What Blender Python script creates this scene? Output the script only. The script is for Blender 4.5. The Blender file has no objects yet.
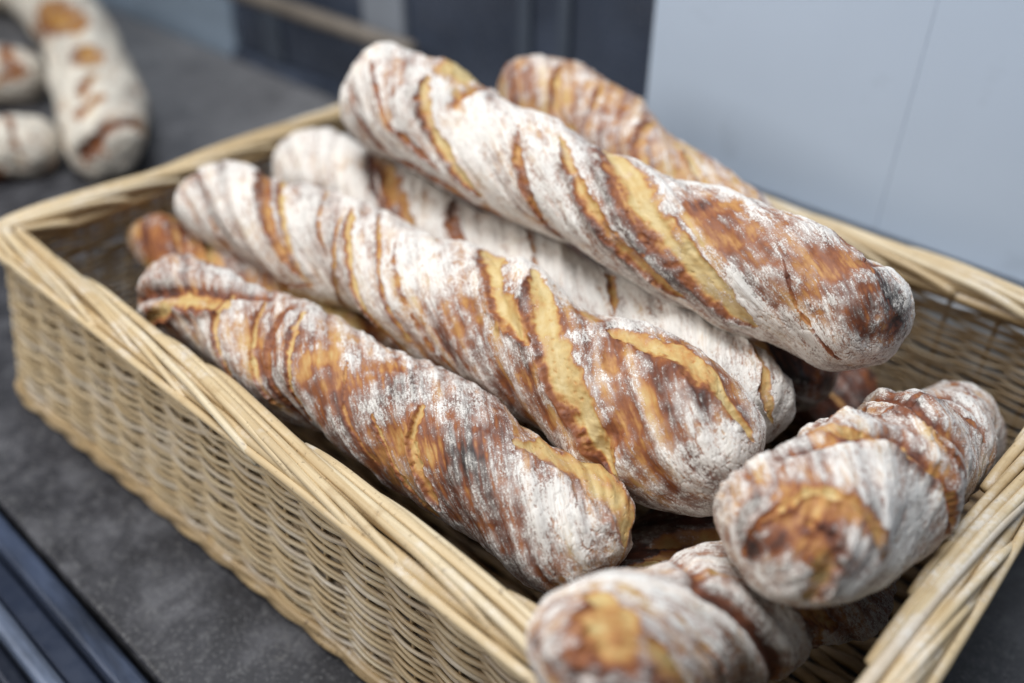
import math, random
import numpy as np

# ------------------------------------------------------------------ numpy noise
_rs = np.random.RandomState(7)
_perm = np.concatenate([_rs.permutation(256)] * 2).astype(np.int32)
_g = _rs.normal(size=(256, 3)); _g /= np.linalg.norm(_g, axis=1)[:, None]
_g = _g.astype(np.float32)

def perlin(p, seed=0):
    p = np.asarray(p, np.float32) + np.float32(seed * 17.37 + 100.0)
    i = np.floor(p).astype(np.int32); f = p - i; i &= 255
    u = f * f * f * (f * (f * 6 - 15) + 10)
    out = []
    for dx in (0, 1):
        for dy in (0, 1):
            for dz in (0, 1):
                h = _perm[(_perm[(_perm[(i[..., 0] + dx) & 255] + i[..., 1] + dy) & 255] + i[..., 2] + dz) & 255]
                g = _g[h]
                out.append(g[..., 0] * (f[..., 0] - dx) + g[..., 1] * (f[..., 1] - dy) + g[..., 2] * (f[..., 2] - dz))
    x, y, z = u[..., 0], u[..., 1], u[..., 2]
    a = out[0] + (out[1] - out[0]) * z; b = out[2] + (out[3] - out[2]) * z
    c = out[4] + (out[5] - out[4]) * z; d = out[6] + (out[7] - out[6]) * z
    e = a + (b - a) * y; k = c + (d - c) * y
    return (e + (k - e) * x) * 1.6

def fbm(p, octaves=3, seed=0, gain=.5):
    t = 0; a = 1.0; q = np.asarray(p, np.float32)
    for o in range(octaves):
        t = t + perlin(q, seed + o * 3.1) * a
        q = q * 2.03; a *= gain
    return t

def sst(a, b, x):
    t = np.clip((x - a) / (b - a), 0, 1)
    return t * t * (3 - 2 * t)

# ------------------------------------------------------------------ loaf body
def axis_curve(pts, n):
    P = np.array(pts, float)
    E = np.vstack([2 * P[0] - P[1], P, 2 * P[-1] - P[-2]])
    out = []
    for i in range(1, len(E) - 2):
        for t in np.linspace(0, 1, 60, endpoint=False):
            a, b, c, d = E[i - 1], E[i], E[i + 1], E[i + 2]
            out.append(.5 * ((2 * b) + (-a + c) * t + (2 * a - 5 * b + 4 * c - d) * t * t + (-a + 3 * b - 3 * c + d) * t ** 3))
    out.append(P[-1]); out = np.array(out)
    L = np.concatenate([[0], np.cumsum(np.linalg.norm(np.diff(out, axis=0), axis=1))])
    u = np.linspace(0, 1, n)
    t = u - (.88 / (2 * math.pi)) * np.sin(2 * math.pi * u)
    s = t * L[-1]
    C = np.stack([np.interp(s, L, out[:, k]) for k in range(3)], 1)
    s2 = np.linspace(0, L[-1], 200)
    C2 = np.stack([np.interp(s2, L, out[:, k]) for k in range(3)], 1)
    T2 = np.gradient(C2, s2, axis=0)
    for _ in range(6):
        T2[1:-1] = (T2[:-2] + T2[1:-1] * 2 + T2[2:]) / 4
    T = np.stack([np.interp(s, s2, T2[:, k]) for k in range(3)], 1)
    T /= np.linalg.norm(T, axis=1)[:, None]
    return s, C, T, L[-1]

def body(sp, n, m):
    """smooth loaf surface: positions (n,m,3), outward normals, s, theta, radius"""
    s, C, T, L = axis_curve(sp['pts'], n)
    up = np.array([0, 0, 1.0])
    N = up - T * (T @ up)[:, None]; N /= np.linalg.norm(N, axis=1)[:, None]
    B = np.cross(T, N)
    th = np.arange(m) / m * 2 * math.pi
    rp = np.array(sp['rad'], float)                       # (t, radius)
    r = np.interp(s / L, rp[:, 0], rp[:, 1])
    k = np.ones(5) / 5
    e0, e1 = sp.get('ends', (1.0, 1.0))
    x0 = np.clip(1 - s / (r[0] * e0), 0, 1); x1 = np.clip(1 - (L - s) / (r[-1] * e1), 0, 1)
    cap = np.power(np.clip(1 - x0 ** 2.3, 0, 1), 1 / 2.1) * np.power(np.clip(1 - x1 ** 2.3, 0, 1), 1 / 2.1)
    k = sp['twist']
    ph = th[None, :] - k * s[:, None]
    R = (r * cap)[:, None] * (1 + sp.get('oval', .07) * np.cos(2 * ph + sp['seed']) + .025 * np.cos(3 * ph + 2 * sp['seed']))
    q = np.stack([np.cos(th)[None, :] * np.ones_like(R), np.sin(th)[None, :] * np.ones_like(R), (s[:, None] / .035) * np.ones_like(R)], -1)
    R = R * (1 + sp.get('lump', .10) * perlin(q * .8, sp['seed']))
    flat = sp.get('flat', .93)
    P = C[:, None, :] + R[..., None] * (np.cos(th)[None, :, None] * N[:, None, :] * flat + np.sin(th)[None, :, None] * B[:, None, :])
    return P, s, th, ph, R, L, r

def grid_normals(P):
    dt = np.roll(P, -1, 1) - np.roll(P, 1, 1)
    ds = np.gradient(P, axis=0)
    nrm = np.cross(dt, ds)
    l = np.linalg.norm(nrm, axis=-1)
    nrm /= np.maximum(l, 1e-12)[..., None]
    nrm[0] = nrm[2].mean(0); nrm[1] = (nrm[2] + nrm[0]) / 2; nrm[-1] = nrm[-3].mean(0); nrm[-2] = (nrm[-3] + nrm[-1]) / 2
    return nrm / np.maximum(np.linalg.norm(nrm, axis=-1), 1e-9)[..., None]

LOAVES = {
  'A': {'name': 'rustic_loaf', 'label': 'topmost twisted floury loaf across the pile, its right end scorched nearly black', 'pts': [[-0.5294, 0.411, 0.222], [-0.4811, 0.4196, 0.222], [-0.3609, 0.409, 0.218], [-0.2674, 0.4116, 0.212], [-0.1919, 0.4169, 0.206], [-0.1372, 0.4258, 0.2], [-0.1079, 0.4263, 0.197]], 'rad': [(0, 0.037), (0.12, 0.0415), (0.21, 0.0405), (0.31, 0.0335), (0.6, 0.0345), (0.85, 0.0352), (1, 0.034)], 'twist': 19, 'seed': 1, 'res': (900, 460), 'flour': 0.74, 'auto': 1, 'bk': 0, 'ends': (1.0, 1.0), 'S': [([(0.2293, 6.034), (0.2731, 6.911), (0.3134, 7.527), (0.3449, 8.05)], 11, 0.1), ([(0.2085, 0.223), (0.2405, 0.929), (0.2731, 1.44), (0.3038, 1.833)], 6, 0.3), ([(0.183, 0.511), (0.2005, 1.126), (0.2261, 2.107)], 4.5, 0.45), ([(0.0959, 0.445), (0.1199, 1.086), (0.1596, 1.767)], 6, 0.15), ([(0.0389, 0.458), (0.0861, 1.244), (0.1241, 1.636)], 3, 0.5), ([(0.0212, 1.073), (0.0659, 1.95), (0.1313, 2.003), (0.1752, 2.461)], 4, 0.5), ([(0.3737, 5.917), (0.3839, 5.917), (0.3933, 6.283)], 4, 0.3), ([(0.3622, 0.864), (0.3719, 1.27), (0.3984, 1.676)], 1.6, 0.55)], 'G': [([(0.1199, 5.603), (0.1144, 5.93), (0.1185, 6.597)], 4, 3.0), ([(0.4044, 5.524), (0.3978, 5.681), (0.394, 6.218)], 2.5, 1.0)], 'P': [('U', 0.0779, 5.733, 30, 5), ('O', 0.0897, 5.589, 40, 0.5), ('N', 0.0861, 5.629, 44, 1.1), ('V', 0.1255, 5.537, 26, 3.5), ('N', 0.3494, 0.615, 50, 0.72), ('N', 0.312, 0.262, 34, 0.62), ('N', 0.3815, 0.537, 34, 0.6), ('N', 0.2981, 0.353, 20, 0.3), ('N', 0.2515, 0.903, 24, 0.22), ('K', 0.4221, 0.236, 30, 0.36), ('N', 0.4199, 0.628, 44, 0.42), ('K', 0.411, 1.034, 26, 0.16), ('K', 0.4077, 0.275, 20, 0.25), ('N', 0.4023, 1.06, 30, 0.35), ('F', 0.3425, 1.348, 30, 0.5), ('F', 0.3728, 1.702, 30, 0.5), ('F', 0.2117, 0.393, 20, 0.3), ('F', 0.152, 0.628, 35, 0.35), ('O', 0.0825, 5.655, 15, 0.35), ('N', 0.2731, 0.367, 10, 0.3), ('F', 0.2499, 0.249, 12, 0.1), ('K', 0.3009, 0.157, 12, 0.25)]},
  'B': {'name': 'rustic_loaf', 'label': 'floury loaf in the middle with a long open yellow split near its right half', 'pts': [[-0.6052, 0.3044, 0.15], [-0.5594, 0.3156, 0.152], [-0.4387, 0.3256, 0.158], [-0.3419, 0.3245, 0.163], [-0.2548, 0.3252, 0.161], [-0.1849, 0.3228, 0.16], [-0.1501, 0.3239, 0.158], [-0.1299, 0.3259, 0.156]], 'rad': [(0, 0.031), (0.15, 0.033), (0.4, 0.0355), (0.7, 0.0395), (0.9, 0.041), (1, 0.039)], 'twist': 23, 'seed': 2, 'res': (900, 480), 'flour': 0.68, 'auto': 1, 'bk': 0, 'ends': (1.0, 1.0), 'S': [([(0.2792, 5.773), (0.3188, 6.676), (0.3431, 6.911)], 8, 0.12), ([(0.3254, 6.126), (0.3569, 6.767), (0.3941, 7.343), (0.4171, 7.854)], 9, 0.08), ([(0.3878, 6.152), (0.4171, 6.1), (0.4594, 6.335)], 8, 0.22), ([(0.064, 5.668), (0.1107, 6.872), (0.1476, 7.801)], 6, 0.42), ([(0.085, 5.668), (0.1333, 7.095), (0.1558, 7.906)], 3.5, 0.2), ([(0.1847, 0.445), (0.1952, 1.073), (0.1882, 2.33)], 2.6, 0.3), ([(0.1847, 0.157), (0.2147, 1.047), (0.2471, 1.859), (0.2775, 2.343)], 4.4, 0.15), ([(0.1952, 6.1), (0.2327, 6.977), (0.2632, 7.932)], 2.2, 0.3), ([(0.2363, 0.419), (0.2614, 1.1), (0.2845, 1.689)], 1.6, 0.5), ([(0.1396, 5.995), (0.1608, 6.754), (0.1743, 7.081)], 2.0, 0.3), ([(0.0629, 1.44), (0.0825, 2.448), (0.1558, 1.937)], 4, 0.35), ([(0.2507, 0.864), (0.281, 1.636), (0.3287, 2.225)], 1.6, 0.5)], 'G': [([(0.4171, 1.348), (0.4171, 1.715)], 4, 3)], 'P': [('N', 0.3599, 0.183, 26, 0.6), ('N', 0.3851, 0.209, 24, 0.4), ('N', 0.3478, 1.492, 46, 0.5), ('N', 0.2915, 1.283, 36, 0.4), ('N', 0.4298, 0.406, 60, 0.7), ('N', 0.4232, 1.885, 30, 0.4), ('N', 0.3865, 1.152, 36, 0.45), ('N', 0.3138, 0.785, 26, 0.3), ('N', 0.4342, 1.388, 26, 0.25), ('K', 0.3384, 0.17, 14, 0.12), ('K', 0.3784, 6.27, 14, 0.14), ('F', 0.2596, 0.511, 26, 0.35), ('F', 0.1396, 0.458, 30, 0.3), ('F', 0.0777, 0.654, 30, 0.3), ('F', 0.3851, 6.061, 12, 0.3), ('F', 0.4547, 0.694, 40, 0.2), ('K', 0.2863, 0.969, 14, 0.14), ('K', 0.2967, 1.479, 14, 0.2), ('N', 0.4594, 1.846, 24, 0.25), ('F', 0.3978, 0.654, 10, 0.3), ('F', 0.467, 0.484, 16, 0.35)]},
  'C': {'name': 'rustic_loaf', 'label': 'twisted loaf lying along the near long rim, dark streaked in the middle', 'pts': [[-0.5332, 0.2207, 0.135], [-0.5126, 0.2331, 0.135], [-0.4487, 0.241, 0.137], [-0.3631, 0.2452, 0.14], [-0.2848, 0.2514, 0.138], [-0.2219, 0.2549, 0.134], [-0.18, 0.2566, 0.128], [-0.1598, 0.2574, 0.124]], 'rad': [(0, 0.027), (0.12, 0.03), (0.4, 0.0325), (0.7, 0.034), (0.9, 0.034), (1, 0.032)], 'twist': 27, 'seed': 3, 'res': (900, 460), 'flour': 0.49, 'auto': 1, 'bk': 0, 'ends': (1.0, 1.0), 'S': [([(0.3168, 6.139), (0.3351, 5.786), (0.369, 5.982)], 15, 0.22), ([(0.0361, 1.479), (0.0636, 0.746), (0.0937, 0.524)], 9, 0.15), ([(0.0973, 0.301), (0.107, 0.929), (0.1263, 1.505)], 3, 0.2), ([(0.1223, 0.105), (0.137, 0.969), (0.1591, 1.636)], 4, 0.25), ([(0.1411, 0.013), (0.1494, 0.798), (0.169, 1.649)], 4, 0.55), ([(0.1549, 0.0), (0.1747, 0.877), (0.1861, 1.584)], 3, 0.15), ([(0.2047, 0.419), (0.2174, 1.008), (0.2369, 1.492)], 2, 0.4), ([(0.2596, 0.55), (0.2622, 0.877), (0.2833, 1.453)], 5, 0.3), ([(0.0534, 5.904), (0.0779, 5.76), (0.1095, 5.563)], 4, 0.3), ([(0.241, 1.034), (0.257, 1.466), (0.2773, 1.82)], 3, 0.25)], 'G': [([(0.0065, 1.23), (0.0525, 0.602), (0.0879, 0.367), (0.107, -0.262)], 5, 5.0)], 'P': [('K', 0.2383, 0.301, 30, 0.3), ('K', 0.296, 0.524, 26, 0.26), ('K', 0.2993, 0.864, 26, 0.24), ('K', 0.2797, 0.406, 26, 0.16), ('N', 0.2089, 0.759, 46, 0.5), ('N', 0.1591, 0.681, 30, 0.3), ('N', 0.3025, 1.257, 36, 0.45), ('N', 0.2557, 0.982, 30, 0.45), ('N', 0.2699, 0.563, 26, 0.25), ('O', 0.2785, 0.877, 24, 0.28), ('O', 0.179, 0.654, 20, 0.2), ('F', 0.348, 0.445, 34, 0.5), ('F', 0.3205, 0.288, 30, 0.35), ('F', 0.2018, 0.209, 14, 0.3), ('F', 0.3609, 0.249, 30, 0.4), ('N', 0.3311, 1.401, 30, 0.3), ('F', 0.2491, 0.327, 20, 0.3), ('F', 0.0801, 5.956, 14, 0.2)]},
  'D': {'name': 'rustic_loaf', 'label': 'very white floury loaf half hidden behind the middle loaf', 'pts': [[-0.6286, 0.4126, 0.135], [-0.5788, 0.4135, 0.14], [-0.4413, 0.4015, 0.145], [-0.311, 0.3935, 0.147], [-0.2158, 0.3903, 0.146], [-0.1703, 0.3826, 0.145], [-0.1452, 0.3774, 0.144]], 'rad': [(0, 0.031), (0.3, 0.033), (0.7, 0.034), (1, 0.031)], 'twist': 28, 'seed': 4, 'res': (760, 380), 'flour': 0.86, 'auto': 1, 'bk': 0, 'ends': (1.0, 1.0), 'S': [([(0.2165, 6.244), (0.2347, 6.82), (0.2512, 7.108)], 6, 0.5), ([(0.1026, 5.616), (0.1567, 6.61), (0.1949, 7.108)], 10, 0.36), ([(0.0878, 5.733), (0.1387, 6.65)], 2, 0.6), ([(0.3536, 6.1), (0.3659, 6.545)], 5, 0.3), ([(0.4389, 5.576), (0.4681, 6.126), (0.4792, 6.571)], 6, 0.2), ([(0.2857, 6.126), (0.3105, 6.728)], 2, 0.4)], 'G': [([(0.0957, 5.681), (0.1419, 6.833), (0.1738, 7.317)], 3, 2.0)], 'P': [('F', 0.4187, 0.353, 40, 0.5), ('F', 0.3292, 0.38, 40, 0.4), ('N', 0.1126, 0.419, 16, 0.3), ('N', 0.4837, 3.299, 20, 0.35), ('F', 0.2695, 0.196, 20, 0.3)]},
  'E': {'name': 'rustic_loaf', 'label': 'reddish brown loaf deep in the pile whose end shows below the top loaf', 'pts': [[-0.509, 0.4601, 0.135], [-0.4035, 0.4584, 0.13], [-0.2887, 0.4543, 0.125], [-0.1976, 0.459, 0.124], [-0.1485, 0.4619, 0.126]], 'rad': [(0, 0.027), (0.5, 0.03), (1, 0.03)], 'twist': 26, 'seed': 5, 'res': (500, 280), 'flour': 0.28, 'auto': 5, 'bk': 0.14, 'ends': (1.0, 1.0), 'S': [], 'G': [], 'P': [('N', 0.3413, 0.929, 40, 0.25), ('K', 0.3471, 0.956, 30, 0.15)]},
  'F': {'name': 'rustic_loaf', 'label': 'orange crusted loaf at the back with its rounded end raised over the far rim', 'pts': [[-0.4806, 0.5289, 0.205], [-0.4416, 0.5289, 0.204], [-0.3815, 0.5217, 0.197], [-0.3138, 0.5029, 0.19], [-0.2435, 0.4981, 0.168], [-0.1953, 0.4953, 0.155]], 'rad': [(0, 0.036), (0.2, 0.0385), (0.5, 0.034), (1, 0.032)], 'twist': 26, 'seed': 6, 'res': (600, 320), 'flour': 0.36, 'auto': 1, 'bk': -0.12, 'ends': (1.0, 1.0), 'S': [([(0.0548, 0.131), (0.0774, 0.982), (0.1128, 1.257)], 6, 0.25), ([(0.1512, 6.27), (0.1656, 6.911), (0.1797, 7.186)], 5, 0.25), ([(0.0981, 0.118), (0.116, 0.733)], 4, 0.3), ([(0.1872, 0.039), (0.2027, 0.301)], 6, 0.2)], 'G': [], 'P': [('F', 0.071, 0.013, 16, 0.35), ('F', 0.1075, 0.288, 14, 0.25), ('F', 0.1966, 0.092, 16, 0.5), ('F', 0.1434, 0.406, 12, 0.25)]},
  'H': {'name': 'rustic_loaf', 'label': 'pale loaf at the bottom of the pile with a bare orange tip at left', 'pts': [[-0.6537, 0.2892, 0.11], [-0.6183, 0.2832, 0.11], [-0.5548, 0.2855, 0.105], [-0.4473, 0.2986, 0.1], [-0.3538, 0.3059, 0.098], [-0.2742, 0.3142, 0.098]], 'rad': [(0, 0.021), (0.1, 0.024), (0.3, 0.03), (1, 0.031)], 'twist': 24, 'seed': 8, 'res': (480, 260), 'flour': 0.22, 'auto': 4, 'bk': -0.12, 'ends': (1.4, 1), 'S': [], 'G': [], 'P': [('N', 0.0512, 0.798, 30, 0.9), ('F', 0.065, 0.092, 12, 0.3), ('O', 0.2302, 0.275, 40, 0.35)]},
  'I': {'name': 'rustic_loaf', 'label': 'thick coiled loaf at the right, pointing at the viewer with rust coloured rounded tip', 'pts': [[-0.0996, 0.2536, 0.182], [-0.093, 0.2707, 0.182], [-0.0861, 0.3104, 0.174], [-0.0821, 0.368, 0.158], [-0.0819, 0.4287, 0.134], [-0.0816, 0.4916, 0.106], [-0.0828, 0.5234, 0.092]], 'rad': [(0, 0.034), (0.2, 0.0365), (0.4, 0.036), (0.55, 0.034), (0.75, 0.03), (1, 0.028)], 'twist': -34, 'seed': 9, 'res': (760, 560), 'flour': 0.62, 'auto': 1, 'bk': 0, 'ends': (1.0, 1.0), 'S': [([(0.0095, 0.065), (0.0225, 0.131), (0.0319, 0.471), (0.0354, 0.89), (0.0373, 1.296)], 6, 0.35), ([(0.0568, 5.55), (0.0712, 6.152), (0.0871, 6.78), (0.1021, 7.736)], 6, 0.28), ([(0.0881, 5.563), (0.1178, 6.008), (0.1093, 6.754), (0.1135, 7.186)], 5, 0.5), ([(0.1253, 6.126), (0.1749, 6.479), (0.1822, 7.356)], 4, 0.5), ([(0.264, 5.406), (0.2242, 6.427), (0.2242, 7.199)], 3, 0.5), ([(0.0134, 1.453), (0.0151, 1.139), (0.0151, 0.864)], 5, 0.25)], 'G': [([(0.0348, 5.733), (0.056, 5.982), (0.091, 6.466), (0.095, 7.278), (0.1001, 7.867)], 3.5, 3.8), ([(0.0739, 5.55), (0.1523, 5.262), (0.1178, 6.506), (0.1263, 7.095)], 3.5, 3.4), ([(0.1415, 5.799), (0.2032, 6.074), (0.1873, 7.212)], 4, 3.4)], 'P': [('N', 0.0043, 0.511, 44, 0.6), ('K', 0.0053, 0.55, 40, 0.12), ('O', 0.0198, 0.38, 20, 0.22), ('K', 0.0083, 5.943, 18, 0.26), ('N', 0.0198, 0.484, 24, 0.3), ('K', 0.006, 0.458, 22, 0.12), ('F', 0.0206, 1.27, 30, 0.45), ('F', 0.0617, 1.23, 34, 0.4), ('F', 0.0006, 4.869, 10, 0.2), ('F', 0.0529, 0.144, 30, 0.3), ('F', 0.0034, 2.369, 20, 0.2)]},
  'J': {'name': 'rustic_loaf', 'label': 'dusty loaf at the bottom edge of the picture under the coiled loaf', 'pts': [[-0.12, 0.1566, 0.176], [-0.1173, 0.1769, 0.174], [-0.1123, 0.2201, 0.15], [-0.1034, 0.2786, 0.118], [-0.0905, 0.3328, 0.095], [-0.0793, 0.3872, 0.08]], 'rad': [(0, 0.027), (0.15, 0.0295), (0.5, 0.031), (1, 0.029)], 'twist': 30, 'seed': 10, 'res': (700, 460), 'flour': 0.6, 'auto': 1, 'bk': 0, 'ends': (1.0, 1.0), 'S': [([(0.0216, 6.034), (0.0172, 6.702), (0.0384, 7.657)], 9, 0.3), ([(0.0772, 6.152), (0.1177, 6.663), (0.1706, 7.5)], 7, 0.35), ([(0.0396, 6.165), (0.0555, 7.095), (0.1007, 8.351)], 2.5, 0.4), ([(0.1293, 0.065), (0.1456, 0.681), (0.1852, 2.134)], 4, 0.4)], 'G': [([(0.1101, 5.04), (0.0721, 6.453), (0.0997, 7.33), (0.1379, 8.325)], 4, 3.5)], 'P': [('N', 0.0121, 5.904, 24, 0.35), ('F', 0.0396, 6.165, 36, 0.3), ('N', 0.0137, 0.275, 26, 0.35), ('O', 0.0164, 0.039, 30, 0.12), ('F', 0.0555, 0.812, 30, 0.3)]},
  'K': {'name': 'rustic_loaf', 'label': 'dark crusted loaf low in the shadow beneath the coiled loaf', 'pts': [[-0.1735, 0.2674, 0.06], [-0.1601, 0.3223, 0.072], [-0.1565, 0.3471, 0.075], [-0.1572, 0.3879, 0.072], [-0.1575, 0.4254, 0.07]], 'rad': [(0, 0.03), (1, 0.03)], 'twist': 28, 'seed': 11, 'res': (380, 220), 'flour': 0.1, 'auto': 4, 'bk': 0.28, 'ends': (1.0, 1.0), 'S': [], 'G': [], 'P': []},  # crust tone raised to paint in the near-black gap between loaves
  'L': {'name': 'rustic_loaf', 'label': 'brown loaf on the basket floor behind the coiled loaf, below the scorched end', 'pts': [[-0.3295, 0.5186, 0.075], [-0.2491, 0.5393, 0.06], [-0.1773, 0.5287, 0.06], [-0.1373, 0.5315, 0.06]], 'rad': [(0, 0.03), (1, 0.029)], 'twist': 28, 'seed': 12, 'res': (380, 220), 'flour': 0.15, 'auto': 4, 'bk': 0.26, 'ends': (1.0, 1.0), 'S': [], 'G': [], 'P': []},  # brown crust, darkened further as painted shade
  'P1': {'name': 'curved_loaf', 'label': 'curved white loaf with brown cuts lying on the counter, top left', 'pts': [[-1.6004, 0.4567, 0.03], [-1.7021, 0.576, 0.035], [-1.5863, 0.6209, 0.042], [-1.3288, 0.5601, 0.044], [-1.1507, 0.4898, 0.044], [-1.0312, 0.4358, 0.042], [-0.9524, 0.3994, 0.038]], 'rad': [(0, 0.03), (0.5, 0.05), (0.8, 0.05), (1, 0.042)], 'twist': 6, 'seed': 13, 'res': (420, 260), 'flour': 0.88, 'auto': 2, 'bk': 0, 'ends': (1.0, 1.0), 'S': [([(0.4926, 0.759), (0.6004, 0.445), (0.6684, 0.183)], 18, 0.36), ([(0.7488, 6.192), (0.7872, 6.375)], 13, 0.34), ([(0.8354, 6.244), (0.8769, 6.545)], 7, 0.4), ([(0.8993, 6.244), (0.9244, 6.636)], 8, 0.42), ([(0.9592, 1.636), (0.9608, 0.327), (0.9443, -1.073)], 6, 0.6)], 'G': [([(0.9549, 1.885), (0.962, 0.406), (0.9376, -1.256)], 5, 5)], 'P': [('F', 0.8025, 0.838, 80, 0.3)]},
  'P2': {'name': 'curved_loaf', 'label': 'short white loaf nearest the picture corner, inside the curved one', 'pts': [[-1.3759, 0.3852, 0.035], [-1.3209, 0.4154, 0.038], [-1.2731, 0.4403, 0.038], [-1.2444, 0.4648, 0.036]], 'rad': [(0, 0.033), (0.6, 0.039), (1, 0.034)], 'twist': 8, 'seed': 14, 'res': (260, 160), 'flour': 0.8, 'auto': 1, 'bk': 0, 'ends': (1.0, 1.0), 'S': [([(0.113, 6.244), (0.1325, 7.121)], 10, 0.5), ([(0.1188, 1.348), (0.1381, 0.969)], 6, 0.4), ([(0.1015, 2.932), (0.1418, 3.102)], 6, 0.5)], 'G': [], 'P': []},
  'P3': {'name': 'curved_loaf', 'label': 'small white roll lying in front of the curved loaf at the left edge', 'pts': [[-1.1291, 0.2877, 0.032], [-1.0833, 0.3245, 0.034], [-1.06, 0.3536, 0.034], [-1.0283, 0.3717, 0.033]], 'rad': [(0, 0.033), (0.6, 0.035), (1, 0.03)], 'twist': 8, 'seed': 15, 'res': (260, 160), 'flour': 0.8, 'auto': 1, 'bk': 0, 'ends': (1.0, 1.0), 'S': [([(0.0682, 2.042), (0.0736, 2.683)], 10, 0.5), ([(0.0872, 6.257), (0.1036, 7.173)], 6, 0.55)], 'G': [], 'P': []},
}

PANEL_X = -0.4352
SEAM_X = -0.2121
CABX = (-1.2286, [('frame_post', -0.9196, -0.8444, 'F', 0.741), ('glazing_bar', -1.156, -1.1114, 'D', 0.746), ('glazing_bar', -0.6646, -0.6476, 'D', 0.746), ('glazing_bar', -0.6094, -0.5936, 'D', 0.746)])
BAR = [[-1.466, 0.72, 0.111], [-0.997, 0.72, 0.111], [-0.808, 0.72, 0.111]]
CAM_M = [[0.7412, 0.401796, -0.537756], [0.671243, -0.434807, 0.600313], [0.007383, -0.805917, -0.591982]]
# ------------------------------------------------------------------ blender
import bpy
from mathutils import Matrix, Vector
sc = bpy.context.scene
COL = sc.collection
rng = random.Random(5)

def tag(o, label=None, cat=None, group=None, kind=None):
    if label: o['label'] = label
    if cat: o['category'] = cat
    if group: o['group'] = group
    if kind: o['kind'] = kind
    return o

def link(name, me, mat=None, parent=None):
    o = bpy.data.objects.new(name, me); COL.objects.link(o)
    if mat: me.materials.append(mat)
    if parent: o.parent = parent
    return o

def empty(name, loc=(0, 0, 0)):
    o = bpy.data.objects.new(name, None); COL.objects.link(o); o.location = loc
    o.empty_display_size = .02
    return o

def mesh_np(name, V, Q, smooth=True, T=None, attrs=()):
    """V (n,3); Q (m,4); T (k,3) optional triangles"""
    me = bpy.data.meshes.new(name)
    V = np.ascontiguousarray(V, np.float32)
    nq = len(Q); nt = 0 if T is None else len(T)
    loops = np.concatenate([np.asarray(Q, np.int32).ravel()] + ([np.asarray(T, np.int32).ravel()] if nt else []))
    start = np.concatenate([np.arange(nq) * 4, nq * 4 + np.arange(nt) * 3]).astype(np.int32)
    tot = np.concatenate([np.full(nq, 4), np.full(nt, 3)]).astype(np.int32)
    me.vertices.add(len(V)); me.vertices.foreach_set('co', V.ravel())
    me.loops.add(len(loops)); me.loops.foreach_set('vertex_index', loops)
    me.polygons.add(nq + nt); me.polygons.foreach_set('loop_start', start); me.polygons.foreach_set('loop_total', tot)
    me.update(calc_edges=True)
    me.polygons.foreach_set('use_smooth', np.full(nq + nt, smooth, bool))
    for an, typ, data in attrs:
        a = me.attributes.new(an, typ, 'POINT')
        a.data.foreach_set('color' if typ == 'FLOAT_COLOR' else ('vector' if typ == 'FLOAT_VECTOR' else 'value'), np.ascontiguousarray(data, np.float32).ravel())
    me.validate(); me.update()
    return me

# ------------------------------------------------------------------ node helpers
class NT:
    def __init__(s, name):
        s.m = bpy.data.materials.new(name); s.m.use_nodes = True
        s.t = s.m.node_tree; s.t.nodes.clear()
        s.out = s.t.nodes.new('ShaderNodeOutputMaterial')
        s.b = s.t.nodes.new('ShaderNodeBsdfPrincipled')
        s.t.links.new(s.b.outputs[0], s.out.inputs[0])
    def n(s, typ, **k):
        x = s.t.nodes.new('ShaderNode' + typ)
        for a, v in k.items(): setattr(x, a, v)
        return x
    def l(s, a, b): s.t.links.new(a, b)
    def put(s, v, sock):
        if isinstance(v, (int, float)): sock.default_value = v
        elif isinstance(v, (tuple, list)): sock.default_value = tuple(v) + ((1,) if len(v) == 3 and len(sock.default_value) == 4 else ())
        else: s.l(v, sock)
    def math(s, op, a, b=0.0, c=None, clamp=False):
        x = s.n('Math', operation=op, use_clamp=clamp)
        s.put(a, x.inputs[0]); s.put(b, x.inputs[1])
        if c is not None: s.put(c, x.inputs[2])
        return x.outputs[0]
    def noise(s, vec, scale, detail=3, rough=.55, dist=0):
        x = s.n('TexNoise'); s.put(vec, x.inputs['Vector'])
        x.inputs['Scale'].default_value = scale; x.inputs['Detail'].default_value = detail
        x.inputs['Roughness'].default_value = rough; x.inputs['Distortion'].default_value = dist
        return x.outputs['Fac']
    def mix(s, f, a, b, blend='MIX'):
        x = s.n('Mix', data_type='RGBA', blend_type=blend)
        s.put(f, x.inputs['Factor']); s.put(a, x.inputs['A'] if False else x.inputs[6]); s.put(b, x.inputs[7])
        return x.outputs[2]
    def ramp(s, f, stops, interp='LINEAR'):
        x = s.n('ValToRGB'); s.put(f, x.inputs[0]); r = x.color_ramp; r.interpolation = interp
        while len(r.elements) < len(stops): r.elements.new(.5)
        for e, (p, c) in zip(r.elements, stops):
            e.position = p; e.color = tuple(c) + (1,) if len(c) == 3 else c
        return x.outputs[0]
    def smooth(s, v, a, b, lo=0.0, hi=1.0):
        if a > b: a, b, lo, hi = b, a, hi, lo
        x = s.n('MapRange', interpolation_type='SMOOTHSTEP'); s.put(v, x.inputs[0])
        for i, q in zip((1, 2, 3, 4), (a, b, lo, hi)): x.inputs[i].default_value = q
        return x.outputs[0]
    def mapping(s, vec, scale):
        x = s.n('Mapping'); s.put(vec, x.inputs[0]); x.inputs['Scale'].default_value = scale
        return x.outputs[0]
    def obj(s): return s.n('TexCoord').outputs['Object']
    def attr(s, name):
        return s.n('Attribute', attribute_name=name)
    def bump(s, h, strength=.5, dist=.001, prev=None):
        x = s.n('Bump'); s.put(h, x.inputs['Height']); x.inputs['Strength'].default_value = strength
        x.inputs['Distance'].default_value = dist
        if prev is not None: s.l(prev, x.inputs['Normal'])
        return x.outputs[0]

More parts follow.
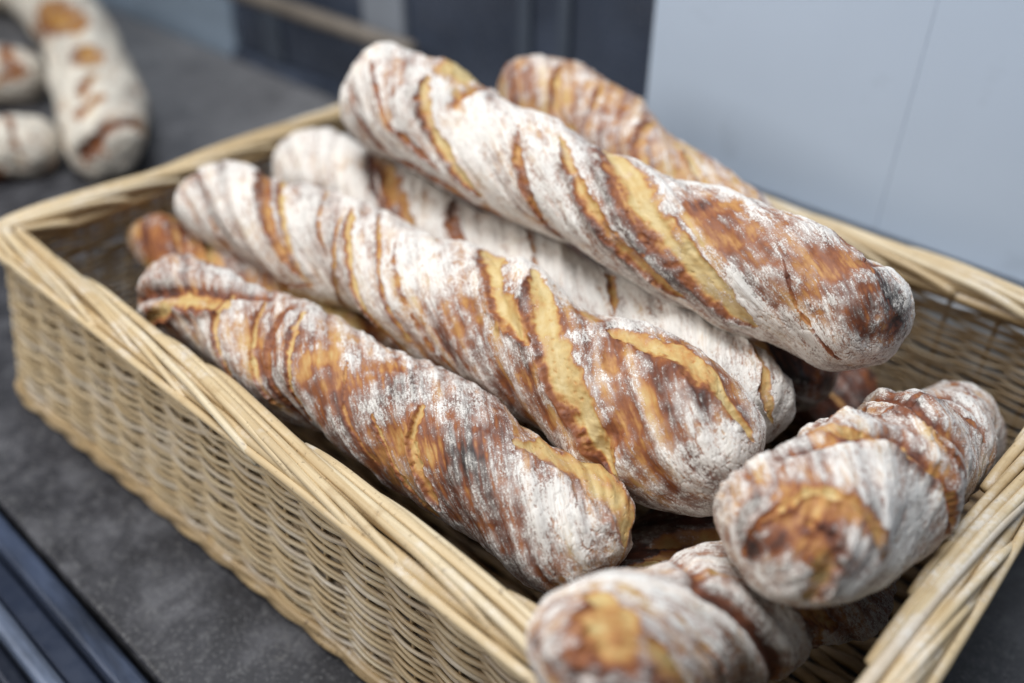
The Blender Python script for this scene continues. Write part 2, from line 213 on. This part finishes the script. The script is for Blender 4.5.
# ------------------------------------------------------------------ bread material
def bread_material(name='floured_crust', flour_col=(.87, .85, .80), tone=(1, 1, 1)):
    k = NT(name)
    tw = k.attr('tw').outputs['Vector']; m = k.attr('m1')
    sep = k.n('SeparateColor'); k.l(m.outputs['Color'], sep.inputs[0])
    flour, bake, split = sep.outputs[0], sep.outputs[1], sep.outputs[2]
    streakv = k.mapping(tw, (1, 1, .55))
    n1 = k.noise(streakv, 760, 4, .68)            # fine streaky speckle
    n2 = k.noise(k.obj(), 1100, 3, .62)             # sub-millimetre grain
    n3 = k.noise(streakv, 150, 4, .6, .6)
    n6 = k.noise(k.obj(), 75, 4, .55, .3)
    f = k.math('ADD', flour, k.math('MULTIPLY', k.math('SUBTRACT', n1, .5), 1.3))
    f = k.math('ADD', f, k.math('MULTIPLY', k.math('SUBTRACT', n2, .5), 1.5))
    f = k.math('ADD', f, k.math('MULTIPLY', k.math('SUBTRACT', n3, .5), .55))
    hard = k.smooth(f, .26, .78, 0, .96)
    n4 = k.noise(k.mapping(tw, (1, 1, .10)), 620, 2, .5, .3)
    fleck = k.smooth(k.math('ABSOLUTE', k.math('SUBTRACT', n4, .5)), .0, .05, 1, 0)
    fleck = k.math('MULTIPLY', fleck, k.smooth(n3, .35, .65, .05, .60))
    hard = k.math('MULTIPLY', hard, k.math('SUBTRACT', 1.0, fleck))
    veil = k.smooth(flour, .03, .7, 0, .60)         # thin dust that only pales the crust
    mask = k.math('MAXIMUM', hard, k.math('MULTIPLY', veil, k.smooth(n3, .25, .7)))
    mask = k.math('MULTIPLY', mask, k.smooth(flour, -.02, .22))
    b = k.math('ADD', bake, k.math('MULTIPLY', k.math('SUBTRACT', n6, .5), .45))
    b = k.math('ADD', b, k.math('MULTIPLY', k.math('SUBTRACT', n1, .5), .16))
    crust = k.ramp(b, [(0, (.60, .47, .24)), (.17, (.53, .37, .15)), (.34, (.45, .225, .072)), (.50, (.26, .090, .034)),
                       (.66, (.145, .050, .028)), (.84, (.065, .028, .020)), (1, (.020, .014, .013))])
    crust = k.mix(1.0, crust, tone, 'MULTIPLY')
    fc = k.mix(k.smooth(n3, .3, .75), (flour_col[0] * .86, flour_col[1] * .85, flour_col[2] * .84), flour_col)
    fc = k.mix(k.smooth(bake, .55, .95, 0, .45), fc, (.34, .29, .25))
    col = k.mix(k.math('MULTIPLY', mask, .95), crust, fc)
    k.l(col, k.b.inputs['Base Color'])
    k.put(k.smooth(mask, 0, 1, .52, .95), k.b.inputs['Roughness'])
    k.put(.30, k.b.inputs['Specular IOR Level'])
    pores = k.smooth(k.noise(k.obj(), 700, 2, .5), .62, .75, 0, 1)
    h = k.math('ADD', k.math('MULTIPLY', mask, .6), k.math('MULTIPLY', n2, .5))
    h = k.math('SUBTRACT', h, k.math('MULTIPLY', pores, k.math('MULTIPLY', split, .7)))
    h = k.math('ADD', h, k.math('MULTIPLY', n1, .3))
    k.l(k.bump(h, .5, .0005), k.b.inputs['Normal'])
    return k.m

def poly_dist(s, th, pl, R=.034):
    """distance to a polyline in the unrolled (s, theta*R) chart; returns d, signed side, arc 0..1"""
    best = np.full(np.broadcast(s, th).shape, 9.0, np.float32); side = np.zeros_like(best); arc = np.zeros_like(best)
    pts = [(a, b * R) for a, b in pl]
    (a0, b0), (a1, b1) = pts[0], pts[1]; l = math.hypot(a1 - a0, b1 - b0) + 1e-6
    pts = [(a0 - (a1 - a0) / l * .010, b0 - (b1 - b0) / l * .010)] + pts
    (a0, b0), (a1, b1) = pts[-2], pts[-1]; l = math.hypot(a1 - a0, b1 - b0) + 1e-6
    pts = pts + [(a1 + (a1 - a0) / l * .014, b1 + (b1 - b0) / l * .014)]
    ls = [math.hypot(c[0] - a[0], c[1] - a[1]) for a, c in zip(pts, pts[1:])]; tot = sum(ls) + 1e-9; acc = 0
    for (x0, y0), (x1, y1), L in zip(pts, pts[1:], ls):
        if L < 1e-6: continue
        ym = (y0 + y1) / 2; per = 2 * math.pi * R
        y = th * R; y = ym + (y - ym + per / 2) % per - per / 2
        ux, uy = (x1 - x0) / L, (y1 - y0) / L
        t = np.clip((s - x0) * ux + (y - y0) * uy, 0, L)
        dx = s - x0 - ux * t; dy = y - y0 - uy * t
        d = np.sqrt(dx * dx + dy * dy); c = ux * dy - uy * dx
        w = d < best
        best = np.where(w, d, best); side = np.where(w, np.sign(c) * 1.0, side); arc = np.where(w, (acc + t) / tot, arc)
        acc += L
    return best, side, arc

def make_loaf(key, sp, mat, detail=1.0, cat='bread', group=None):
    n, m = sp['res']
    P, s, th, ph, R, L, r = body(sp, n, m)
    N = grid_normals(P)
    s2 = s[:, None] * np.ones((1, m)); th2 = th[None, :] * np.ones((n, 1))
    seed = sp['seed']
    rl = .035 * np.clip(R / np.maximum(r, 1e-6)[:, None], 0, 1)
    tw = np.stack([rl * np.cos(ph), rl * np.sin(ph), s2], -1).astype(np.float32)
    Pf = P.astype(np.float32)
    an = lambda a, b: tw / np.array([a, a, b], np.float32)
    low = fbm(Pf / .030, 2, seed)
    mid = fbm(Pf / .010, 3, seed + 1)
    st = fbm(an(.0045, .030), 3, seed + 2)
    fold = fbm(an(.0125, .17), 2, seed + 31)
    st2 = fbm(an(.0105, .06), 2, seed + 3)
    cr = 1 - np.abs(fbm(an(.0048, .011) + mid[..., None] * .45, 2, seed + 4))
    crack = sst(.89, .98, cr)
    grain = fbm(Pf / .0022, 2, seed + 5)
    st3 = fbm(an(.0021, .0075), 3, seed + 21)
    blot = fbm(Pf / .0065, 3, seed + 22)
    flour = sp['flour'] + .20 * low + .16 * mid + .26 * fold + .14 * st2 + .12 * st + .20 * st3 + .14 * blot + .06 * fbm(Pf / .0045, 2, seed + 12)
    bake = sp['bk'] + .54 + .16 * low + .09 * mid - .20 * fold + .07 * st + .09 * st3 + .12 * st2  # per-loaf offset: its own bake, plus painted crevice shade low in the pile
    H = .0004 * mid + .00015 * st + .0005 * st2 + .0013 * fold + .0016 * low
    S = list(sp['S'])
    rr = random.Random(seed)
    for i in range(sp['auto'] * 2):                 # openings on the sides the picture does not show
        s0 = rr.uniform(.05, .85) * L; t0 = rr.uniform(0, 6.28) if sp['auto'] > 1 else rr.uniform(2.6, 3.6)
        ln = rr.uniform(.03, .06)
        S.append(([(s0 + j * ln / 3, t0 + sp['twist'] * j * ln / 3 * .8) for j in range(4)], rr.uniform(3, 8), rr.uniform(.1, .4)))
    split = np.zeros_like(flour)
    jit = .0010 * mid + .0012 * fbm(Pf / .004, 2, seed + 8)
    for pl, w, b in S:
        w = w * (.46 + .042 * w) / 1000
        d, side, arc = poly_dist(s2, th2, pl)
        tap = np.clip(np.minimum(arc, 1 - arc) * 5, 0, 1) ** .6
        ww = np.maximum(w * (tap * np.clip(1 + .45 * st2 + .35 * low, .35, 1.8)), 1e-5)
        dj = d + jit * min(1.0, w / .003 + .35)
        q = dj / ww
        inside = (1 - sst(.80, 1.12, q)) * (tap > .01)
        ring = np.exp(-((q - 1.05) / (.35 + .0008 / (w + .0003))) ** 2) * np.clip(tap * 1.3, 0, 1)
        tone = b + (.55 - b) * sst(.28, 1.05, q * (1 + .3 * side)) + .10 * st + .12 * mid + .12 * low
        bake = bake * (1 - inside) + tone * inside
        bake = bake + .07 * ring * (1 - inside)
        H = H + min(.0024, .0006 + w * .38) * np.exp(-d / .011) * np.clip(tap, 0, 1) * (1 - inside) * ((side > 0) * 1.0 - .25)
        flour = flour * (1 - inside) + (.10 + .30 * mid + .2 * low) * inside - .28 * ring * (1 - inside) * (side > 0)
        split = np.maximum(split, inside)
        dep = min(.0022, w * .45)
        H = H + dep * (.75 * ring * (side > 0) + .30 * ring * (side < 0)) - dep * .8 * inside * np.exp(-(q / .8) ** 2)
    for pl, w, dep in sp['G']:
        d, side, arc = poly_dist(s2, th2, pl)
        tap = np.clip(np.minimum(arc, 1 - arc) * 6, 0, 1)
        q = (d + jit * .45) / (w / 1000 * 1.25)
        g = np.exp(-q ** 2) * tap
        H = H - dep / 1000 * g + dep / 1000 * .45 * np.exp(-((q - 1.9) / .9) ** 2) * tap
        flour = flour - .9 * np.exp(-(q / .7) ** 2) * tap
        bake = bake + .05 * g
    for kd, sx, tx, rad, v in sp['P']:
        rm = rad / 1000 * .5
        dy = ((th2 - tx + math.pi) % (2 * math.pi) - math.pi) * .034
        dd = np.sqrt((s2 - sx) ** 2 + dy ** 2) * (1 + .35 * low + .25 * mid)
        g = np.exp(-(dd / rm) ** 2 * .9) * v
        if kd == 'N': flour = flour - g * .78
        if kd == 'F': flour = flour + g * .8
        if kd == 'K': bake = bake + g * np.clip(.85 + .9 * st + .5 * mid, .1, 2); flour = flour - g * .30
        if kd == 'V': H = H - g * 1e-3
        if kd == 'U': H = H + np.exp(-(dd / rm) ** 4) * v / 1000
        if kd == 'O': bake = bake - g; flour = flour - g * 1.4
    fl_amt = sst(.35, .75, flour)
    # the flour skin cracks along the twist
    flour = flour - crack * .34 * sst(.4, .7, flour)
    H = H + .00022 * fl_amt * (1 - crack) - .00026 * crack * fl_amt + .00005 * grain * (.4 + fl_amt)
    pore = sst(.55, .8, fbm(Pf / .0028, 2, seed + 9)) * split
    H = H - .0006 * pore; bake = bake + .12 * pore
    fade = np.clip(np.minimum(s, L - s) / .004, 0, 1)[:, None]
    H = H * (.3 + .7 * fade) * detail
    V = P + N * H[..., None]
    V[0] = V[0].mean(0); V[-1] = V[-1].mean(0)
    c = V.reshape(-1, 3).mean(0)
    ii = np.arange(n - 1)[:, None] * m; jj = np.arange(m)[None, :]; j2 = (jj + 1) % m
    Q = np.stack([ii + jj, ii + m + jj, ii + m + j2, ii + j2], -1).reshape(-1, 4)
    col = np.stack([np.clip(flour, -1, 1.5), np.clip(bake, 0, 1), split, np.ones_like(split)], -1)
    me = mesh_np(sp['name'], V.reshape(-1, 3) - c, Q, True, None,
                 [('m1', 'FLOAT_COLOR', col.reshape(-1, 4)), ('tw', 'FLOAT_VECTOR', (tw + seed * .37).reshape(-1, 3))])
    o = link(sp['name'], me, mat); o.location = c
    tag(o, sp['label'], cat, group)
    return o

BREAD = bread_material()
BREAD2 = bread_material('white_floured_crust', (.86, .83, .73), (.95, .88, .62))
for key in 'ABCDEFHIJKL':
    make_loaf(key, LOAVES[key], BREAD, 1.0, 'bread', 'twisted loaves piled in the basket')
for key in ('P1', 'P2', 'P3'):
    make_loaf(key, LOAVES[key], BREAD2, 1.0, 'bread', 'white loaves on the counter behind')

# ------------------------------------------------------------------ wicker
def wicker_material():
    k = NT('peeled_willow')
    a = k.attr('tint'); sep = k.n('SeparateColor'); k.l(a.outputs['Color'], sep.inputs[0])
    tc = k.attr('along').outputs['Vector']
    n1 = k.noise(k.mapping(tc, (500, 500, 22)), 1, 3, .6)
    n2 = k.noise(k.obj(), 60, 3, .6)
    n3 = k.noise(k.obj(), 350, 2, .5)
    base = k.ramp(sep.outputs[0], [(0, (.32, .205, .10)), (.35, (.49, .355, .19)), (.7, (.60, .47, .285)), (1, (.70, .60, .42))])
    col = k.mix(k.smooth(n1, .35, .7, 0, .45), base, (.38, .25, .11))
    col = k.mix(k.smooth(n2, .58, .75, 0, .35), col, (.30, .18, .07))
    col = k.mix(k.math('MULTIPLY', k.smooth(n3, .64, .72), k.math('ADD', sep.outputs[1], .12)), col, (.10, .05, .02))
    col = k.mix(sep.outputs[2], col, (.66, .64, .62))
    gm = k.n('NewGeometry'); sx = k.n('SeparateXYZ'); k.l(gm.outputs['Normal'], sx.inputs[0])
    du = k.math('MULTIPLY', k.smooth(sx.outputs[2], .3, .9), k.math('MULTIPLY', k.smooth(k.noise(k.obj(), 28, 4, .65), .48, .7), k.smooth(n3, .35, .6, .2, .6)))
    col = k.mix(du, col, (.74, .71, .66))
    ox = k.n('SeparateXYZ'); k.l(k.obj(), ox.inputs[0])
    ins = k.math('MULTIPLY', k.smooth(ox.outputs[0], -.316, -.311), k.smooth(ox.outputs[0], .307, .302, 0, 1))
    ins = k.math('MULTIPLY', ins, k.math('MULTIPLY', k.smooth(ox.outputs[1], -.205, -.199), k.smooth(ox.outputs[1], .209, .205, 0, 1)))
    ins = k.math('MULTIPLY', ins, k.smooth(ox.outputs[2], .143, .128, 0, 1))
    col = k.mix(k.math('MULTIPLY', ins, .80), col, k.mix(1.0, col, (.42, .34, .26), 'MULTIPLY'))   # inner shade of the basket painted into the willow colour
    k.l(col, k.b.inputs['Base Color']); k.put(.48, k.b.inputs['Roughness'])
    k.l(k.bump(n1, .35, .0006), k.b.inputs['Normal'])
    return k.m

class Rods:
    def __init__(s): s.V = []; s.Q = []; s.T = []; s.A = []; s.n = 0
    def add(s, path, rad, tint=.6, dirt=0.0, dust=0.0, sides=8):
        P = np.asarray(path, float); n = len(P)
        T = np.gradient(P, axis=0); T /= np.maximum(np.linalg.norm(T, axis=1), 1e-9)[:, None]
        up = np.array([0, 0, 1.0]); N = np.zeros_like(P)
        v = up if abs(T[0] @ up) < .9 else np.array([1.0, 0, 0])
        for i in range(n):
            v = v - T[i] * (v @ T[i]); v /= max(np.linalg.norm(v), 1e-9); N[i] = v
        B = np.cross(T, N); a = np.arange(sides) / sides * 2 * math.pi
        r = np.broadcast_to(np.asarray(rad, float), (n,))
        V = P[:, None] + r[:, None, None] * (np.cos(a)[None, :, None] * N[:, None] + np.sin(a)[None, :, None] * B[:, None])
        i = np.arange(n - 1)[:, None] * sides; j = np.arange(sides)[None]; j2 = (j + 1) % sides
        s.Q.append(np.stack([i + j, i + j2, i + sides + j2, i + sides + j], -1).reshape(-1, 4) + s.n)
        L = np.concatenate([[0], np.cumsum(np.linalg.norm(np.diff(P, axis=0), axis=1))])
        al = np.zeros((n, sides, 3)); off = rng.random() * 9
        al[..., 0] = np.cos(a) * .003 + off; al[..., 1] = np.sin(a) * .003; al[..., 2] = L[:, None] + off
        tc = np.zeros((n, sides, 4)); tc[..., 0] = np.broadcast_to(np.asarray(tint, float), (n,))[:, None]; tc[..., 1] = dirt; tc[..., 2] = dust; tc[..., 3] = 1
        V = list(V.reshape(-1, 3)); al = list(al.reshape(-1, 3)); tc = list(tc.reshape(-1, 4))
        # end caps
        for e, (c, base) in enumerate(((P[0] - T[0] * r[0] * .4, 0), (P[-1] + T[-1] * r[-1] * .4, (n - 1) * sides))):
            V.append(c); al.append(al[base]); q = tc[base].copy(); q[0] = min(1, q[0] + .2); tc.append(q)
            ci = s.n + n * sides + e
            for jx in range(sides):
                a_, b_ = base + jx, base + (jx + 1) % sides
                s.T.append((ci, s.n + (b_ if e == 0 else a_), s.n + (a_ if e == 0 else b_)))
        s.V.append(np.array(V)); s.A.append((np.array(al), np.array(tc))); s.n += n * sides + 2
    def build(s, name, mat, parent):
        V = np.concatenate(s.V); c = 0
        me = mesh_np(name, V, np.concatenate(s.Q), True, np.array(s.T),
                     [('tint', 'FLOAT_COLOR', np.concatenate([a[1] for a in s.A])), ('along', 'FLOAT_VECTOR', np.concatenate([a[0] for a in s.A]))])
        return link(name, me, mat, parent)

BH = .146
TOP = [(-.657, .184), (-.031, .184), (-.031, .592), (-.647, .592)]
BOT = [(-.678, .161), (-.028, .196), (-.030, .590), (-.648, .590)]
NS = [19, 13, 19, 13]                               # stake intervals per side
SUB = 8
def loop_pts(C, rad=.026):
    """points round the basket, SUB per stake interval; also outward normals"""
    pts = []
    for e in range(4):
        a = np.array(C[e]); b = np.array(C[(e + 1) % 4])
        for i in range(NS[e] * SUB):
            pts.append(a + (b - a) * i / (NS[e] * SUB))
    pts = np.array(pts); n = len(pts)
    # round the corners by local smoothing
    idx = np.cumsum([0] + [x * SUB for x in NS])[:-1]
    for _ in range(6):
        q = (np.roll(pts, 1, 0) + np.roll(pts, -1, 0)) / 2
        w = np.zeros(n)
        for c in idx:
            d = np.abs((np.arange(n) - c + n // 2) % n - n // 2); w = np.maximum(w, np.clip(1 - d / 7, 0, 1))
        pts = pts + (q - pts) * w[:, None]
    t = np.roll(pts, -1, 0) - np.roll(pts, 1, 0); t /= np.linalg.norm(t, axis=1)[:, None]
    return pts, np.stack([t[:, 1], -t[:, 0]], 1)
TP, TN = loop_pts(TOP); BP, BN = loop_pts(BOT)
NL = len(TP); IDX = np.cumsum([0] + [x * SUB for x in NS])
def wallpt(i, v, z):
    """i: fractional index round the loop; v outward offset; z height"""
    i = np.asarray(i, float); i0 = np.floor(i).astype(int) % NL; i1 = (i0 + 1) % NL; f = (i - np.floor(i))[..., None]
    t = np.asarray(z, float)[..., None] / BH
    p = (TP[i0] * (1 - f) + TP[i1] * f) * t + (BP[i0] * (1 - f) + BP[i1] * f) * (1 - t)
    nn = TN[i0] * (1 - f) + TN[i1] * f
    p = p + nn * np.asarray(v)[..., None]
    return np.concatenate([p, np.broadcast_to(np.asarray(z, float)[..., None], p.shape[:-1] + (1,))], -1)

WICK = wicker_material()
basket = empty('wicker_basket', (-.335, .385, 0))
tag(basket, 'long rectangular pale wicker basket filled with twisted loaves, standing on the dark counter', 'basket')
offs = np.array([-.335, .385, 0])
def shifted(f):
    return lambda *a: f(*a) - offs
wp = shifted(wallpt)
rows = 37
zrow = np.linspace(.017, BH - .006, rows)
for e in range(4):
    rd = Rods(); i = np.arange(IDX[e] - 1, IDX[e + 1] + 2)
    for r_i, z in enumerate(zrow):
        ph = math.pi * i / SUB + (r_i % 2) * math.pi
        zz = z + .0006 * np.sin(i * .05 + r_i * 1.7) + .0004 * np.sin(i * .21 + r_i * 2.3) + .0009 * np.sin(math.pi * 2 * i / SUB / 2 + r_i)
        v = .0023 * np.cos(ph) * (1 + .15 * np.sin(i * .13 + r_i))
        tint = .66 + .14 * np.sin(i * .035 + r_i * 2.1) + rng.uniform(-.14, .12)
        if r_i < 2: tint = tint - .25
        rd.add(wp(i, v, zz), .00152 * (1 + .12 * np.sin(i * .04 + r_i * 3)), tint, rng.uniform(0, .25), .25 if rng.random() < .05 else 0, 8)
    # bottom wale: two thicker twisted rods
    for q in range(2):
        ph = math.pi * i / SUB * 1.0 + q * math.pi
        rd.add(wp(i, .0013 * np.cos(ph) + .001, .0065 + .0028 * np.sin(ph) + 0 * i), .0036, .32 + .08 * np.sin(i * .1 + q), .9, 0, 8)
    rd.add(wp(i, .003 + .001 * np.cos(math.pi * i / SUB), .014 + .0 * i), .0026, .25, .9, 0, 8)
    st = rd
    for kx in range(sum(NS[:e]), sum(NS[:e + 1])):
        zz = np.linspace(.004, BH, 12); st.add(wp(np.full(12, kx * SUB), np.zeros(12), zz), .0016, .5, .2, 0, 7)
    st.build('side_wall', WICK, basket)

# plaited border: each rod rises inside the wall, crosses the top and tucks in outside
rm = Rods()
nst = 44
for kx in range(nst):
    u = np.linspace(0, 1, 48); span = 8.2 + rng.uniform(-.5, .5)
    i = (kx * sum(NS) / nst + u * span) * SUB
    ctrl = np.array([[0, -.0142, -.003], [.04, -.0138, .0008], [.12, -.0120, .0050], [.30, -.0075, .0075], [.55, -.0005, .0085], [.76, .0062, .0072], [.90, .0108, .0035], [1, .0118, -.007]])
    v = np.interp(u, ctrl[:, 0], ctrl[:, 1]); w = np.interp(u, ctrl[:, 0], ctrl[:, 2])
    k3 = np.array([1, 2, 1]) / 4
    for _ in range(2):
        v[1:-1] = np.convolve(v, k3, 'valid'); w[1:-1] = np.convolve(w, k3, 'valid')
    v = v * .78 + .0016 * math.sin(kx * 2.3) + .0008 * np.sin(u * 7 + kx); w = w * .9 + .0011 * np.sin(u * 6 + kx * 1.7)
    P = wallpt(i, v, np.full(48, BH)) + np.stack([0 * w, 0 * w, w], 1) - offs
    R = .0027 * (1.12 - .30 * u) * rng.uniform(.9, 1.12)
    rm.add(P, R, .62 + rng.uniform(-.2, .3) + .05 * np.sin(u * 9), .35, .35 if rng.random() < .08 else 0, 10)
i = np.arange(0, NL + 1)
for v, w, r_, tn in ((-.006, 0, .0036, .35), (0, .003, .0036, .4), (.006, 0, .0036, .45), (-.008, -.006, .0036, .3), (.0112, -.0022, .0027, .66), (.0088, -.0072, .0025, .55)):
    ww_ = w + .0007 * np.sin(i * .11 + v * 900); vv_ = v + .0007 * np.sin(i * .083 + w * 900)
    P = wallpt(i, vv_, np.full(len(i), BH)) - offs; P[:, 2] += ww_
    rm.add(P, r_, tn + .1 * np.sin(i * .045 + v * 700), .3, 0, 8)
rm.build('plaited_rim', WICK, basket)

# woven floor
fl = Rods()
for j in range(44):
    y = .205 + j * .0085; x = np.linspace(-.632, -.04, 70)
    fl.add(np.stack([x, np.full(70, y), .0075 + .0025 * np.cos(np.arange(70) * math.pi / 3 + (j % 2) * math.pi)], 1) - offs, .0036, .45, .3, 0, 6)
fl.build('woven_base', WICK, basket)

# ------------------------------------------------------------------ setting
def box(name, x0, x1, y0, y1, z0, z1, mat, bevel=.002, parent=None, off=(0, 0, 0)):
    import bmesh
    bm = bmesh.new(); bmesh.ops.create_cube(bm, size=1)
    for v in bm.verts:
        v.co = Vector(((x0 + x1) / 2 + v.co.x * (x1 - x0), (y0 + y1) / 2 + v.co.y * (y1 - y0), (z0 + z1) / 2 + v.co.z * (z1 - z0))) - Vector(off)
    if bevel: bmesh.ops.bevel(bm, geom=list(bm.edges), offset=bevel, segments=2, affect='EDGES', profile=.5)
    me = bpy.data.meshes.new(name); bm.to_mesh(me); bm.free()
    return link(name, me, mat, parent)

def stone():
    k = NT('worn_dark_stone'); o = k.obj()
    n1 = k.noise(o, 26, 5, .65, .4); n2 = k.noise(o, 110, 4, .6); n3 = k.noise(o, 5, 3, .5); n4 = k.noise(o, 60, 4, .7, 1.5)
    col = k.ramp(n1, [(.3, (.010, .010, .013)), (.5, (.027, .027, .033)), (.68, (.085, .085, .095))])
    col = k.mix(k.smooth(n2, .5, .72, 0, .5), col, (.12, .12, .125))
    col = k.mix(k.smooth(n4, .60, .75, 0, .5), col, (.20, .195, .19))
    # dusting of flour towards the far left end of the counter
    sp = k.n('SeparateXYZ'); k.l(o, sp.inputs[0])
    far = k.smooth(sp.outputs[1], .30, .72)
    col = k.mix(k.math('MULTIPLY', far, k.smooth(n3, .30, .66, .28, .62)), col, (.30, .30, .31))
    n5 = k.noise(o, 420, 3, .6)
    col = k.mix(k.smooth(n5, .56, .68, 0, .6), col, (.16, .16, .165))
    col = k.mix(k.smooth(n5, .44, .34, 0, .5), col, (.012, .012, .014))
    k.l(col, k.b.inputs['Base Color']); k.put(k.smooth(n1, .3, .7, .45, .7), k.b.inputs['Roughness'])
    k.l(k.bump(n2, .4, .001), k.b.inputs['Normal'])
    return k.m

def plain(name, col, rough=.5, metal=0.0, var=.12, scale=8, stretch=(1, 1, 1)):
    k = NT(name); o = k.mapping(k.obj(), stretch)
    n = k.noise(o, scale, 4, .6); n2 = k.noise(o, scale * 9, 3, .6)
    c = k.mix(k.smooth(n, .3, .7), tuple(x * (1 - var) for x in col), tuple(min(1, x * (1 + var)) for x in col))
    c = k.mix(k.smooth(n2, .58, .75, 0, .3), c, tuple(x * .7 for x in col))
    k.l(c, k.b.inputs['Base Color']); k.put(k.smooth(n2, .3, .7, max(.05, rough - .08), rough + .08), k.b.inputs['Roughness'])
    k.put(metal, k.b.inputs['Metallic'])
    return k.m

EDGE_Y = .099
STONE = stone()
ct = box('countertop', -2.6, .8, EDGE_Y, .735, -.035, 0, STONE, .003); tag(ct, kind='structure')
METAL = plain('blue_grey_steel', (.045, .06, .10), .42, .4, .6, 30, (.3, 2, 1))
METAL2 = plain('dull_steel', (.085, .105, .15), .45, .4, .55, 34, (.4, 2, 1))
rail = empty('steel_rail', (-.6, EDGE_Y - .03, -.03)); tag(rail, 'blue grey steel edge rail running along the front of the counter, bottom left', 'rail')
ro = (-.6, EDGE_Y - .03, -.03)
box('upper_strip', -2.6, .8, EDGE_Y - .018, EDGE_Y - .003, -.03, -.006, METAL, .003, rail, ro)
box('groove_plate', -2.6, .8, EDGE_Y - .034, EDGE_Y - .019, -.04, -.022, plain('dark_recess', (.025, .034, .06), .4, .3), .002, rail, ro)
box('lower_strip', -2.6, .8, EDGE_Y - .047, EDGE_Y - .035, -.05, -.016, METAL2, .004, rail, ro)
box('drip_lip', -2.6, .8, EDGE_Y - .060, EDGE_Y - .048, -.06, -.034, plain('dark_recess_lip', (.02, .025, .04), .35, .5), .003, rail, ro)
sh = box('lower_shelf', -2.6, .8, -.6, EDGE_Y - .0605, -.12, -.036, plain('pale_blue_shelf', (.20, .25, .34), .35, .4, .6, 14), .004)
tag(sh, 'pale blue grey metal shelf below the counter edge in the bottom left corner', 'shelf')

WALLM = plain('pale_blue_cladding', (.51, .60, .73), .55, 0, .03, 2)
wx = -.44
panel = empty('wall_panel', (-.2, .66, .12)); tag(panel, kind='structure')
po = (-.2, .66, .12)
PX0, SEAM = PANEL_X, SEAM_X
box('cladding_sheet', PX0, SEAM - .0001, .66, .675, .125, 1.2, WALLM, .0003, panel, po)
box('cladding_sheet', SEAM + .0001, 1.2, .66, .675, .125, 1.2, WALLM, .0003, panel, po)
box('shadow_gap', PX0 + .003, 1.2, .668, .70, .02, 1.2, plain('grey_backing', (.33, .38, .45), .7), .0, panel, po)
ledge = box('wall_ledge', PX0, 1.2, .628, .667, .0, .108, plain('floury_ledge', (.50, .53, .57), .6, 0, .08, 12), .003); tag(ledge, kind='structure')

DARK = plain('dark_glass', (.048, .060, .088), .3, 0, .3, 6)
FR = plain('grey_frame', (.30, .33, .38), .45, .3, .1)
DFR = plain('dark_frame', (.09, .11, .145), .4, .3, .1)
cab = empty('glazed_cabinet', (-.9, .74, 0)); tag(cab, 'dark glazed cabinet with grey frame posts behind the counter', 'cabinet')
co = (-.9, .74, 0)
CB = CABX
box('glass_front', CB[0], PX0 - .001, .752, .76, .012, 1.2, DARK, 0, cab, co)
for n_, x0, x1, mt, yy in CB[1]:
    box(n_, x0, x1, yy, .751, .011, 1.2, mt_map[mt] if False else {'F': FR, 'D': DFR}[mt], .002, cab, co)
box('sill', CB[0], PX0 - .001, .7355, .77, -.03, .010, METAL2, .002, cab, co)
wl = box('back_wall', -2.6, CB[0] - .002, .745, .80, -.03, 1.2, plain('pale_blue_tile', (.30, .38, .48), .5, 0, .04, 2), .002); tag(wl, kind='structure')
rod = Rods(); rod.add(np.array(BAR), .011, .4, .3, 0, 12)
br = rod.build('wooden_rail', plain('brown_grey_wood', (.16, .135, .11), .6, 0, .15, 30), None)
tag(br, 'brown grey horizontal rail in front of the dark cabinet glass', 'rail')
fx = bpy.data.meshes.new('floor')
fl_o = box('floor', -6, 4, -4, 5, -.95, -.90, plain('dark_floor', (.05, .05, .055), .6), 0); tag(fl_o, kind='structure')

# ------------------------------------------------------------------ camera, light
M = np.array(CAM_M)
cd = bpy.data.cameras.new('camera'); cam = bpy.data.objects.new('camera', cd); COL.objects.link(cam)
R = Matrix(((M[0][0], -M[0][1], -M[0][2]), (M[1][0], -M[1][1], -M[1][2]), (M[2][0], -M[2][1], -M[2][2])))
cam.matrix_world = Matrix.Translation((0, 0, 1.45 * .33)) @ R.to_4x4()
cd.sensor_width = 36; cd.lens = 923.0 / 1024 * 36; cd.clip_start = .01; cd.clip_end = 50
cd.dof.use_dof = True; cd.dof.focus_distance = .468; cd.dof.aperture_fstop = 2.4
sc.camera = cam

w = bpy.data.worlds.new('World'); sc.world = w; w.use_nodes = True
bg = w.node_tree.nodes['Background']; bg.inputs[0].default_value = (.72, .84, 1.0, 1); bg.inputs[1].default_value = .09
def area(name, loc, target, size, power, col, size_y=None):
    l = bpy.data.lights.new(name, 'AREA'); l.energy = power; l.color = col; l.size = size
    if size_y: l.shape = 'RECTANGLE'; l.size_y = size_y
    o = bpy.data.objects.new(name, l); COL.objects.link(o); o.location = loc
    o.rotation_euler = (Vector(target) - Vector(loc)).to_track_quat('-Z', 'Y').to_euler()
    return o
area('ceiling_light', (-.45, .15, 1.75), (-.32, .38, .1), 1.0, 31, (.95, .975, 1.0), .7)
area('room_light', (-1.1, -1.0, 1.2), (-.35, .3, .1), 1.0, 18.5, (1.0, .965, .92))
sc.view_settings.view_transform = 'Standard'; sc.view_settings.look = 'None'; sc.view_settings.exposure = 0
try:
    sc.cycles.use_denoising = True
except Exception:
    pass
